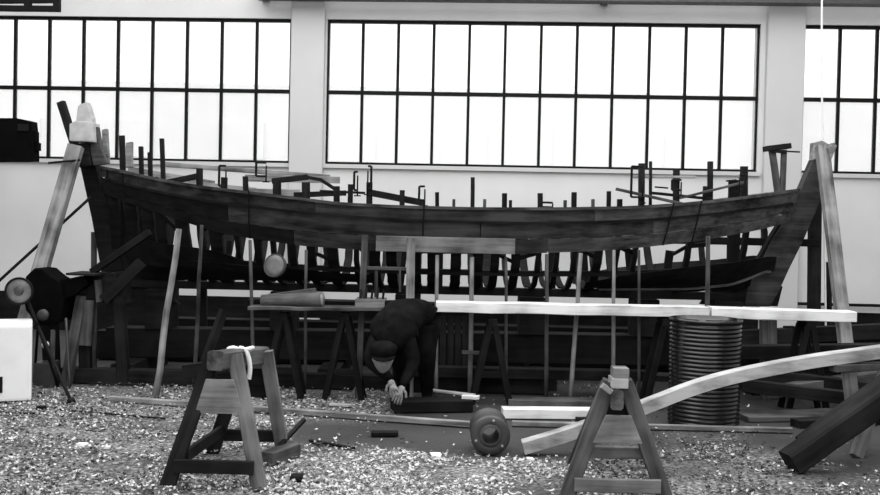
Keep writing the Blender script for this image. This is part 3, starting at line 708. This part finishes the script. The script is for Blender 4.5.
# ------------------------------------------------------------------ ribbed drum
db = foot(703, 7.75); R0 = .268; Ht = P(703, 321, 7.5).z
dr = empty('ribbed_drum', db, 'tall glossy black drum with close horizontal ribs standing under the staging', 'drum')
prof = [(0, 0), (R0, 0)]; n = 24
for k in range(n):
    z0 = .01+(Ht-.05)*k/n; h = (Ht-.05)/n
    prof += [(R0-.008, z0), (R0+.004, z0+h*.3), (R0+.004, z0+h*.7), (R0-.008, z0+h*.98)]
prof += [(R0, Ht-.03), (R0+.008, Ht-.02), (R0+.008, Ht), (R0-.01, Ht), (R0-.015, Ht-.025), (0, Ht-.025)]
lathe('shell', prof, 'blackgloss', dr, Matrix.Translation(db), n=56)
lathe('bung', [(0, .02), (.03, .02), (.035, .012), (.035, 0)], 'steel', dr, Matrix.Translation(db+Vector((-.07, -.17, Ht-.025))), n=16)
lathe('bung', [(0, .012), (.018, .012), (.02, .006), (.02, 0)], 'steel', dr, Matrix.Translation(db+Vector((.12, -.12, Ht-.025))), n=12)

# ------------------------------------------------------------------ worker bending over, dark clothes
def skin(name, pts, edges, radii, mats, parent=None, root=0, loc=None, sub=2, zones=None):
    me = bpy.data.meshes.new(name); o0 = loc or pts[0]
    me.from_pydata([tuple(p-o0) for p in pts], edges, [])
    o = bpy.data.objects.new(name, me); C.objects.link(o)
    sm = o.modifiers.new('s', 'SKIN'); sm.use_smooth_shade = True
    for i, r in enumerate(radii):
        v = me.skin_vertices[0].data[i]; v.radius = (r, r) if not isinstance(r, tuple) else r; v.use_root = (i == root)
    su = o.modifiers.new('u', 'SUBSURF'); su.levels = su.render_levels = sub
    bpy.context.view_layer.update()
    m2 = bpy.data.meshes.new_from_object(o.evaluated_get(bpy.context.evaluated_depsgraph_get()))
    bpy.data.objects.remove(o); bpy.data.meshes.remove(me)
    return m2, o0
def person():
    Y0 = 8.15
    base = foot(418, Y0)
    pts = []; rad = []; ed = []
    def v(p, r, link_=None):
        pts.append(Vector(p)); rad.append(r); i = len(pts)-1
        if link_ is not None: ed.append((link_, i))
        return i
    hp = P(412, 303, 8.3)             # hips are the highest point of the back
    pel = v(hp, (.21, .17))
    wa = v(P(404, 312, 8.12), (.19, .15), pel)
    ch = v(P(395, 327, 7.95), (.22, .16), wa)
    up = v(P(389, 339, 7.85), (.18, .13), ch)
    nk = v(P(385, 347, 7.80), .055, up)
    # skull goes in its own head part of the same mesh
    # arms
    for s, (sx, ex, ey, wx, wy) in ((-1, (376, 370, 362, 391, 379)), (1, (408, 414, 364, 402, 386))):
        sh = v(P(sx, 341, 7.86), .085, up)
        el = v(P(ex, ey, 7.80+.04*s), .062, sh)
        wr_ = v(P(wx, wy, 7.66), .034, el)
    # legs
    for s, (kx, ky, ax, fx) in ((-1, (400, 352, 404, 396)), (1, (426, 350, 427, 421))):
        hj = v(hp+Vector((s*.11, .02, -.06)), .14, pel)
        kn = v(P(kx, ky, 8.12), .095, hj)
        an = v(Vector((foot(ax, 8.3).x, 8.3, .10)), .052, kn)
        fh = v(Vector((foot(ax, 8.3).x, 8.27, .045)), .045, an)
        ft = v(Vector((foot(fx, 8.1).x, 8.08, .038)), .04, fh)
    me, o0 = skin('b', pts, ed, rad, ['cloth'], sub=2, loc=base)
    bm = bmesh.new(); bm.from_mesh(me)
    for f in bm.faces: f.material_index = 0
    # head: shaped ellipsoid with face features, looking down and towards the hull side
    hc = P(383, 359, 7.70)-base
    fwd = Vector((.12, -.95, -.18)).normalized(); upv = Vector((.0, -.2, .95)).normalized(); rt = fwd.cross(upv).normalized(); upv = rt.cross(fwd)
    g = bmesh.ops.create_uvsphere(bm, u_segments=28, v_segments=20, radius=1)['verts']
    for vv in g:
        x, y, z = vv.co; fy_ = max(0, -y)
        r = 1.0
        nose = math.exp(-((x/.16)**2+((z+.12)/.22)**2))*(.22 if y < 0 else 0)
        brow = math.exp(-((z-.22)/.12)**2)*.05*(y < 0)
        eye = -sum(math.exp(-(((x-e)/.15)**2+((z-.08)/.11)**2)) for e in (-.34, .34))*.09*(y < 0)
        mouth = -math.exp(-((x/.28)**2+((z+.48)/.05)**2))*.05*(y < 0)
        chin = math.exp(-((x/.3)**2+((z+.75)/.2)**2))*.08*(y < 0)
        ear = sum(math.exp(-(((y-.05)/.14)**2+((z)/.2)**2)) for _ in (0,))*.12*(abs(x) > .85)
        jaw = 1-.22*max(0, -z)
        X = x*.078*jaw+math.copysign(ear*.08, x)*(abs(x) > .85); Yf = y*.098-(nose+brow+eye+mouth+chin)*.098; Z = z*.118
        vv.co = hc+rt*X-fwd*Yf+upv*Z
    for f in {f for vv in g for f in vv.link_faces}: f.material_index = 1; f.smooth = True
    hm = bpy.data.meshes.new('person'); bm.to_mesh(hm); bm.free()
    # hands with separate fingers
    allm = [hm]
    for s, (wx, wy, y) in ((-1, (391, 379, 7.66)), (1, (402, 385, 7.66))):
        w0 = P(wx, wy, y); d = Vector((.28*-s, -.35, -.9)).normalized(); side = Vector((0, 1, 0)).cross(d).normalized(); nrm = d.cross(side)
        P_ = [w0]; E = []; Rr = [.024]
        def add(p, r, l): P_.append(p); Rr.append(r); E.append((l, len(P_)-1)); return len(P_)-1
        k1 = add(w0+d*.035, (.033, .018), 0); k2 = add(w0+d*.075, (.036, .016), k1)
        for j, (o_, ln) in enumerate(((-.030, .9), (-.010, 1.0), (.010, .95), (.029, .75))):
            b = add(w0+d*.09+side*o_, .0095, k2)
            m_ = add(w0+d*(.09+.038*ln)+side*o_*1.1+nrm*.012, .0088, b)
            add(w0+d*(.09+.062*ln)+side*o_*1.1+nrm*.034, .0075, m_)
        th = add(w0+d*.045-side*.045*s, .012, k1); add(w0+d*.085-side*.062*s+nrm*.012, .0095, th)
        hmesh, _ = skin('h', P_, E, Rr, ['skin'], sub=1, loc=base)
        for p in hmesh.polygons: p.material_index = 1
        allm.append(hmesh)
    # shoes shaped soles are part of the body cloth
    bm = bmesh.new()
    for k, mm in enumerate(allm):
        bm.from_mesh(mm)
    me = bpy.data.meshes.new('person'); bm.to_mesh(me); bm.free()
    o = link('person', me, ['cloth', 'skin'], None, Matrix.Translation(base), smooth=True)
    tag(o, 'person in dark work clothes and cap bending low beside the bright staging plank', 'person')
    hcW = hc+base
    rot = Matrix((rt, -fwd, upv)).transposed().to_4x4()
    lathe('cap', [(.088, .03), (.098, .045), (.108, .075), (.104, .105), (.07, .128), (0, .134)], 'cloth', o, Matrix.Translation(hcW) @ rot, n=24)
    bm = bmesh.new(); top = []; bot = []
    for k in range(13):
        a = PI*(.12+.76*k/12)
        for lst, z in ((top, .048), (bot, .040)):
            lst.append((bm.verts.new((math.cos(a)*.088, -math.sin(a)*.088, z)), bm.verts.new((math.cos(a)*.10, -math.sin(a)*.15, z-.012))))
    for k in range(12):
        for lst in (top, bot): bm.faces.new((lst[k][0], lst[k][1], lst[k+1][1], lst[k+1][0]))
        bm.faces.new((top[k][1], bot[k][1], bot[k+1][1], top[k+1][1])); bm.faces.new((top[k][0], bot[k][0], bot[k+1][0], top[k+1][0]))
    bmesh.ops.recalc_face_normals(bm, faces=bm.faces[:])
    m3 = bpy.data.meshes.new('cap_brim'); bm.to_mesh(m3); bm.free()
    link('cap_brim', m3, 'cloth', o, Matrix.Translation(hcW) @ rot)
person()

# ------------------------------------------------------------------ sawhorses
def sawhorse(label, bf, br, zt, topw, wf, wr_, mats, topf, topr, lift=.03):
    """bf/br: centre of the feet at the near/far end, wf/wr_: spread there"""
    bf = Vector(bf); br = Vector(br); c = (bf+br)/2
    r = empty('sawhorse', c, label, 'sawhorse')
    tf, tr_ = Vector(topf), Vector(topr)
    board('top_beam', tf, tr_, topw, .11, mats[0], r, rough=.008, bev=.012)
    ax = (tr_-tf).normalized()
    for e, (b, w, t) in enumerate(((bf, wf, tf+ax*.13), (br, wr_, tr_-ax*.1))):
        for s in (-1, 1):
            top = t+Vector((s*(topw/2+.012), 0, lift)); ft = b+Vector((s*w/2, 0, .0))
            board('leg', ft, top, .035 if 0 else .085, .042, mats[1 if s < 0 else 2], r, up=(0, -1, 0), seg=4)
        f = .18
        a = b+Vector((-w/2, 0, 0)); q = b+Vector((w/2, 0, 0)); ta = t+Vector((-topw/2, 0, 0)); tq = t+Vector((topw/2, 0, 0))
        yo = Vector((0, -.035 if e == 0 else .035, 0))
        board('crossbar', a+(ta-a)*f+yo, q+(tq-q)*f+yo, .03, .075, mats[3], r, seg=2)
        # gusset plate
        g0, g1 = .58, .86
        pts = [(a+(ta-a)*g0+yo), (q+(tq-q)*g0+yo), (q+(tq-q)*g1+yo), (a+(ta-a)*g1+yo)]
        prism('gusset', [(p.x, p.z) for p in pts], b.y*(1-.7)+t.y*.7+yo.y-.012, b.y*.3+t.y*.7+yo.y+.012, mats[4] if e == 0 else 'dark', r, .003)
    return r
bf = (G(165, 487)+G(262, 492))/2; bf.z = 0; br = (G(212, 452)+G(284, 456))/2; br.z = 0
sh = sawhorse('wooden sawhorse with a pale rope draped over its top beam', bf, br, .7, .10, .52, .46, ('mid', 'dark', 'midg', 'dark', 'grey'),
         P(215, 361, bf.y+.1), P(262, 355, br.y-.05))
board('stretcher', bf+Vector((-.18, .1, .16)), br+Vector((-.16, -.05, .16)), .03, .07, 'dark', sh, seg=2)
w0 = P(240, 350, 6.05)
pts = []
for k in range(26):
    t = k/25
    x = 226+28*min(1, t*1.6)+(-2*math.sin(t*20)); y = 350+1.2*math.sin(t*30) if t < .6 else 350+(t-.6)*75
    if t >= .6: x = 246+4*math.sin((t-.6)*6)
    pts.append(P(x, y-1, 5.93 if t > .55 else 6.0))
cord('rope', pts, .014, 'paper', 'pale twisted rope looped over the sawhorse beam', 'rope')
loose('board', (184, 372), (226, 366), 6.25, 6.2, .09, .04, 'dark', 'dark board jammed sideways through the roped sawhorse', 'board')
loose('wood_chunk', (212, 357), (232, 354), 5.82, 5.84, .04, .07, 'grey', 'pale rough wedge at the near end of the roped sawhorse beam', 'wedge')
tag(board('stick', G(268, 463)+Vector((0, 0, .03)), P(304, 420, 6.6), .03, .025, 'black', None, seg=2), 'thin black stick slanting beside the roped sawhorse', 'stick')
tag(board('wood_block', G(266, 466)+Vector((0, 0, .04)), G(294, 456)+Vector((0, 0, .045)), .1, .085, 'mid', None, seg=2), 'squared wood block on the shavings by the roped sawhorse foot', 'block')
bf = G(616, 503); br = G(613, 466)
sh = sawhorse('wooden sawhorse seen end on with pale blocks on its top', bf, br, .7, .07, .56, .5, ('mid', 'mid', 'mid', 'midg', 'grey'),
         P(617, 400, bf.y+.0), P(617, 395, br.y-.1), lift=.09)
Yb = 5.55; pc = P(618, 388, Yb); zc = P(617, 400, bf.y).z+.056
tag(box('wood_block', (pc.x-.045, Yb-.07, zc), (pc.x+.045, Yb+.07, zc+.055), 'pale', None), 'pale wood block on top of the end on sawhorse', 'block')
tag(box('wood_block', (pc.x-.035, Yb-.06, zc+.056), (pc.x+.05, Yb+.06, zc+.11), 'grey', None), 'smaller grey block stacked on the pale sawhorse block', 'block')
loose('wood_wedge', (602, 385), (611, 392), 5.42, 5.42, .03, .05, 'grey', 'small pale wedge stuck at the shoulder of the end on sawhorse', 'wedge')

# ------------------------------------------------------------------ curved timber on its trestle
cv = [(523, 447, 6.55), (560, 436, 6.6), (600, 422.5, 6.65), (642, 407.5, 6.7), (694, 387.5, 6.78), (741, 374.5, 6.85), (806, 362, 6.95), (848, 356, 7.0), (885, 351, 7.05), (940, 346, 7.12)]
rows = []
ctr = [P(*c) for c in cv]
def cr(i, t):
    p0, p1, p2, p3 = ctr[max(0, i-1)], ctr[i], ctr[i+1], ctr[min(len(ctr)-1, i+2)]
    return .5*((2*p1)+(p2-p0)*t+(2*p0-5*p1+4*p2-p3)*t*t+(3*p1-p0-3*p2+p3)*t**3)
line = [cr(i, t/4) for i in range(len(ctr)-1) for t in range(4)]+[ctr[-1]]
off = .085-line[0].z+.0
for i, p in enumerate(line):
    d = (line[min(i+1, len(line)-1)]-line[max(i-1, 0)]).normalized(); sd = Vector((0, 1, 0)); upn = Vector((-d.z, 0, d.x))
    hh = .044; ww = .045
    rows.append([p-sd*ww-upn*hh, p-sd*ww+upn*(hh-.008), p-sd*(ww-.01)+upn*hh, p+sd*ww+upn*hh, p+sd*ww-upn*hh])
cb = sweep('curved_timber', rows, 'pale', None); tag(cb, 'long pale curved timber rising from the floor past the ribbed drum', 'timber')
tz = P(850, 364, 7.03).z
tb = empty('trestle', foot(862, 7.05), 'grey trestle holding up the high end of the curved timber', 'trestle')
zt1 = ctr[7].z-.05
board('head', (ctr[7].x-.12, 6.95, zt1-.03+.0), (ctr[7].x+.45, 7.12, zt1-.03+.01), .09, .05, 'mid', tb)
board('leg', foot(858, 7.0), P(848, 366, 7.0), .09, .05, 'midg', tb, up=(0, 1, 0)); board('leg', foot(856, 6.7), P(885, 372, 7.0), .085, .05, 'midg', tb, up=(0, 1, 0))
board('leg', foot(900, 7.3), P(885, 370, 7.1), .09, .05, 'grey', tb, up=(0, 1, 0))
# heavy dark baulks in the corner
def corner(p, q, y0, y1, w, t, mt, lb): return tag(board('baulk', P(*p, y0), P(*q, y1), w, t, mt, None, rough=.01, bev=.015), lb, 'timber')
corner((789, 463), (905, 383), 6.25, 6.4, .15, .15, 'dark', 'heavy dark squared baulk with its end resting on the shavings')
corner((803, 445), (905, 371), 6.55, 6.65, .12, .12, 'dark', 'second heavy dark baulk lying behind the first, higher up')

# ------------------------------------------------------------------ floor things
c = foot(490, 6.5); c.z = 0; rr = .13
rl = empty('flanged_roller', c, 'round iron roller with a dark open bore lying on the floor', 'roller')
mw = Matrix.Translation(c+Vector((0, .0, rr+.004))) @ Matrix.Rotation(math.radians(-90), 4, 'X')
lathe('barrel', [(.055, -.012), (.06, -.02), (rr-.014, -.018), (rr, -.006), (rr, .03), (rr-.012, .045), (rr-.012, .24), (rr, .26), (rr, .29), (rr-.01, .3), (.055, .3), (.055, -.012)], 'iron', rl, mw @ Matrix.Rotation(0, 4, 'X'), n=44)
lathe('hub_ring', [(.056, -.024), (.074, -.024), (.078, -.016), (.056, -.016)], 'iron', rl, mw, n=36)
for a in (40, 160, 280): 
    q = Vector((math.cos(math.radians(a))*.1, math.sin(math.radians(a))*.1, -.02)); lathe('bolt', [(0, -.012), (.010, -.012), (.011, 0)], 'steel', rl, mw @ Matrix.Translation(q), n=6)
def flat(p, q, w, t, mt, label, name='batten', z=0, cat='batten'):
    a = G(*p); b = G(*q); a.z = b.z = t/2+.004+z
    return tag(board(name, a, b, w, t, mt, None, seg=6), label, cat)
flat((110, 401), (478, 428), .06, .04, 'grey', 'very long pale batten on the floor running up to the iron roller')
flat((512, 426), (792, 433), .05, .035, 'grey', 'long pale batten on the floor between the roller and the dark baulks')
flat((502, 417.5), (604, 418.5), .14, .075, 'white', 'bright white plank offcut lying on the floor beyond the roller', 'plank', cat='plank')
flat((576, 421.5), (612, 421.5), .05, .03, 'dark', 'short dark strip lying before the bright white offcut', 'strip', cat='strip')
flat((508, 404), (660, 408), .2, .05, 'mid', 'dull grey plank flat on the floor behind the bright white offcut', 'plank', cat='plank')
flat((371, 436), (398, 436), .07, .03, 'black', 'small black block alone on the bare floor', 'block', cat='block')
flat((392, 411), (470, 410), .22, .09, 'tar', 'low black timber lying by the worker feet', 'timber', cat='timber')
flat((432, 402.5), (474, 408), .06, .02, 'pale', 'thin pale slat lying on the low black timber', 'slat', z=.09, cat='slat')
flat((462, 410), (479, 411), .06, .03, 'white', 'bright short offcut on the low black timber near the roller', 'offcut', z=.09, cat='offcut')
flat((330, 406), (352, 407), .06, .02, 'pale', 'pale thin offcut on the floor just behind the long batten', 'offcut', cat='offcut')
flat((60, 411), (165, 420), .018, .012, 'black', 'thin black bar half buried in the shavings', 'bar', cat='bar')
flat((0, 414), (40, 415), .018, .012, 'black', 'thin black bar end in the shavings beneath the white cabinet', 'bar', cat='bar')
flat((90, 385), (180, 387), .03, .02, 'dark', 'thin dark lath in the shavings near the leaning stern prop', 'lath', cat='lath')
flat((310, 442), (354, 450), .03, .015, 'black', 'thin black strip by the edge of the shavings', 'strip', cat='strip')
for k, (px, py, s, mt, lb) in enumerate(((436, 459, .035, 'paper', 'bright white chip on the shavings before the roller'), (82, 448, .03, 'paper', 'bright white chip on the shavings away from the sawhorse'), (107, 449, .018, 'paper', 'tiny white chip beside the larger one'), (297, 481, .035, 'black', 'small black lump in the shavings beside the roped sawhorse'), (316, 486, .02, 'black', 'tiny black lump next to the larger one'), (41, 410, .03, 'black', 'small black lump by the white cabinet'), (530, 462, .025, 'paper', 'small pale chip by the foot of the curved timber'))):
    g = G(px, py); ob = box('wood_chip', (g.x-s, g.y-s, 0), (g.x+s, g.y+s, s*1.1), mt, None, s*.35)
    for v in ob.data.vertices: v.co += Vector((noise.noise(v.co*30+Vector((k, 0, 0))), noise.noise(v.co*30+Vector((0, k, 5))), 0))*s*.5
    tag(ob, lb, 'chip')

# ------------------------------------------------------------------ machines on the stern side
wc = P(33, 400, 8.0); x1 = P(32, 360, 8.0).x; zt2 = P(15, 325, 8.0).z; zb2 = max(.02, P(15, 401, 8.0).z)
cab = empty('white_cabinet', (x1, 8.0, 0), 'white enamelled cabinet with a small dark opening, standing under the stern shore', 'cabinet')
box('body', (x1-.8, 8.0, zb2), (x1, 8.6, zt2), 'whitepaint', cab, .02)
box('opening', (P(-40, 382, 8.0).x, 7.992, P(0, 391, 8).z), (P(5, 382, 8.0).x, 8.02, P(0, 375, 8).z), 'black', cab, .002)
box('foot', (x1-.72, 8.05, 0), (x1-.06, 8.5, zb2+.01), 'black', cab, .004)
cab.rotation_euler = (0, 0, math.radians(22))
mc = foot(48, 8.9)
mach = empty('workshop_machine', mc, 'black hunched workshop machine behind the white cabinet', 'machine')
prism('hood', ppx([(24, 292), (28, 276), (36, 268), (44, 269), (52, 276), (62, 282), (66, 300), (62, 322), (40, 325), (28, 310)], 8.85), 8.8, 9.15, 'soot', mach, .02)
prism('arm', ppx([(54, 281), (82, 276), (86, 284), (72, 296), (60, 300)], 8.8), 8.85, 9.0, 'soot', mach, .01)
board('column', Vector((mc.x, 9.0, 0)), P(50, 318, 9.0), .12, .12, 'black', mach, up=(0, 1, 0))
board('upright', foot(52, 8.78), P(53, 330, 8.78), .035, .03, 'mid', mach, up=(0, 1, 0))
box('gearbox', (P(33, 380, 8.75).x, 8.75, .0), (P(50, 380, 8.75).x, 8.98, P(40, 363, 8.75).z), 'iron', mach, .01)
rotm = Matrix.Rotation(math.radians(90), 4, 'X')
lathe('hand_wheel', [(.018, -.01), (.05, -.012), (.05, .01), (.018, .012), (0, .02)], 'iron', mach, Matrix.Translation(P(43, 315, 8.7)) @ rotm, n=20)
pole('spindle', P(43, 315, 8.72), P(43, 315, 8.9), .012, 'iron', mach, wob=0)
lathe('highlight_disc', [(0, .012), (.026, .012), (.03, 0), (.03, -.03), (0, -.03)], 'paper', mach, Matrix.Translation(P(45, 345, 8.74)) @ rotm, n=20)  # small white disc put in as a painted highlight on the machine
board('disc_bracket', P(45, 345, 8.78), P(45, 345, 8.98), .02, .02, 'black', mach, seg=1)
lp = empty('work_lamp', foot(34, 8.45), 'round headlamp on a black tripod stand beside the hunched machine', 'lamp')
lc = P(20, 291, 8.4)
rot2 = Vector((.12, -1, .02)).normalized().to_track_quat('Z', 'Y').to_matrix().to_4x4()
lathe('housing', [(0, -.12), (.05, -.11), (.09, -.05), (.115, .01), (.118, .03), (.108, .034), (.10, .03)], 'black', lp, Matrix.Translation(lc) @ rot2, n=40)
lathe('lens', [(0, .036), (.05, .034), (.102, .026), (.102, .018), (0, .018)], 'disc', lp, Matrix.Translation(lc) @ rot2, n=40)
lathe('lens_boss', [(0, .05), (.03, .048), (.04, .036)], 'iron', lp, Matrix.Translation(lc) @ rot2, n=24)
jt = P(38, 326, 8.45)
pole('arm', lc+Vector((.02, .08, -.05)), jt, .014, 'black', lp, wob=0)
lg1 = foot(71, 8.0); pole('leg', lg1+Vector((0, 0, .02)), jt, .014, 'black', lp, wob=0); pole('leg', foot(34, 8.95)+Vector((0, 0, .01)), jt, .012, 'black', lp, wob=0); pole('leg', foot(58, 8.75)+Vector((0, 0, .01)), jt, .012, 'black', lp, wob=0)
lathe('rubber_foot', [(0, .05), (.02, .05), (.034, .03), (.036, 0), (0, 0)], 'black', lp, Matrix.Translation(lg1), n=16)
tag(pole('iron_rod', foot(70, 8.7), P(66, 318, 8.8), .012, 'iron', None, wob=.05), 'thin iron rod standing beside the hunched machine', 'rod')
# black boxy unit fixed on a mast, top of the stern side
hu = empty('heater_unit', P(-20, 150, 7.5), 'black boxy heater unit on a mast before the first window', 'heater')
Yh = 7.5
prism('casing', ppx([(-70, 118), (16, 118), (31, 121), (32, 131), (33, 141), (33, 161), (-70, 162)], Yh), Yh, Yh+.12, 'soot', hu, .004)
box('side_fitting', (P(30, 142, Yh).x, Yh+.03, P(30, 150, Yh).z), (P(36, 142, Yh).x, Yh+.1, P(30, 142, Yh).z), 'soot', hu, .004)
box('side_fitting', (P(28, 132, Yh).x, Yh+.02, P(30, 141, Yh).z), (P(34, 132, Yh).x, Yh+.1, P(30, 131, Yh).z), 'soot', hu, .004)
box('vent_plate', (P(18, 124, Yh).x, Yh-.01, P(18, 131, Yh).z), (P(29, 124, Yh).x, Yh+.01, P(18, 124, Yh).z), 'black', hu, .002)
mastx = P(-45, 150, Yh+.2).x
pole('mast', (mastx, Yh+.06, 0), (mastx, Yh+.06, P(-45, 160, Yh+.2).z), .04, 'black', hu, wob=0)

# ------------------------------------------------------------------ wood shavings (uncountable)
def shavings():
    vs = []; fs = []; mi = []
    n = 0; tries = 0
    while n < 22000 and tries < 300000:
        tries += 1
        x = random.uniform(-4.6, 4.2); y = 5.1+4.4*random.random()**1.4
        if abs(x) > .47*y+.3: continue
        d = dustiness(x, y)
        nb = noise.noise(Vector((x*2.3, y*3.1, 11)))
        if random.random() > d*(.55+1.1*nb)+.01: continue
        n += 1
        L = random.uniform(.010, .038)*(1 if random.random() < .9 else 1.8); w = random.uniform(.004, .010)
        a = random.random()*2*PI; curl = random.uniform(.5, 4.0); tilt = random.uniform(-.5, .5)
        ca, sa = math.cos(a), math.sin(a); R = L/curl; z0 = random.uniform(0, .018)+.004
        k0 = len(vs); seg = 4
        for k in range(seg+1):
            th = -curl/2+curl*k/seg; u = R*math.sin(th); h = R*(1-math.cos(th))
            for s in (-1, 1):
                lx, ly = u, s*w; vs.append((x+lx*ca-ly*sa, y+lx*sa+ly*ca, z0+h+s*w*tilt))
        u_ = random.random()+.25*nb+(-.12 if x < -.9 else (.25 if y < 6.5 and x < 1 else (-.3 if x > 1 else 0))); mt = 0 if u_ > .55 else (1 if u_ > .1 else 2)
        for k in range(seg):
            q = k0+2*k; fs.append((q, q+1, q+3, q+2)); mi.append(mt)
    me = bpy.data.meshes.new('wood_shavings'); me.from_pydata(vs, [], fs)
    for p, m_ in zip(me.polygons, mi): p.material_index = m_
    tag(link('wood_shavings', me, ['shav', 'shavd', 'shavk']), 'loose pale curled wood shavings scattered over the shop floor', 'shavings', kind='stuff')
shavings()

# ------------------------------------------------------------------ light
W = bpy.data.worlds.new('sky'); bpy.context.scene.world = W; W.use_nodes = True
W.node_tree.nodes['Background'].inputs['Color'].default_value = (1, 1, 1, 1); W.node_tree.nodes['Background'].inputs['Strength'].default_value = 1.8
def area(name, loc, aim, sx, sy, power):
    l = bpy.data.lights.new(name, 'AREA'); l.shape = 'RECTANGLE'; l.size = sx; l.size_y = sy; l.energy = power
    o = bpy.data.objects.new(name, l); C.objects.link(o); o.location = loc
    o.rotation_euler = (Vector(aim)-Vector(loc)).to_track_quat('-Z', 'Y').to_euler()
area('overhead_fill', (0, 6.9, ZC-.02), (0, 6.9, 0), 11, 10.6, 850)  # added fill lamp in the unseen ceiling, brightens floor and end wall
area('front_fill', (0, -2.95, 3.8), (0, 10, 2.6), 14, 3.6, 300)  # added fill lamp behind the camera, lights the end wall and plank faces
sc = bpy.context.scene
sc.view_settings.view_transform = 'Standard'; sc.view_settings.look = 'None'; sc.view_settings.gamma = 1; sc.view_settings.exposure = 0
sc.view_settings.use_curve_mapping = False
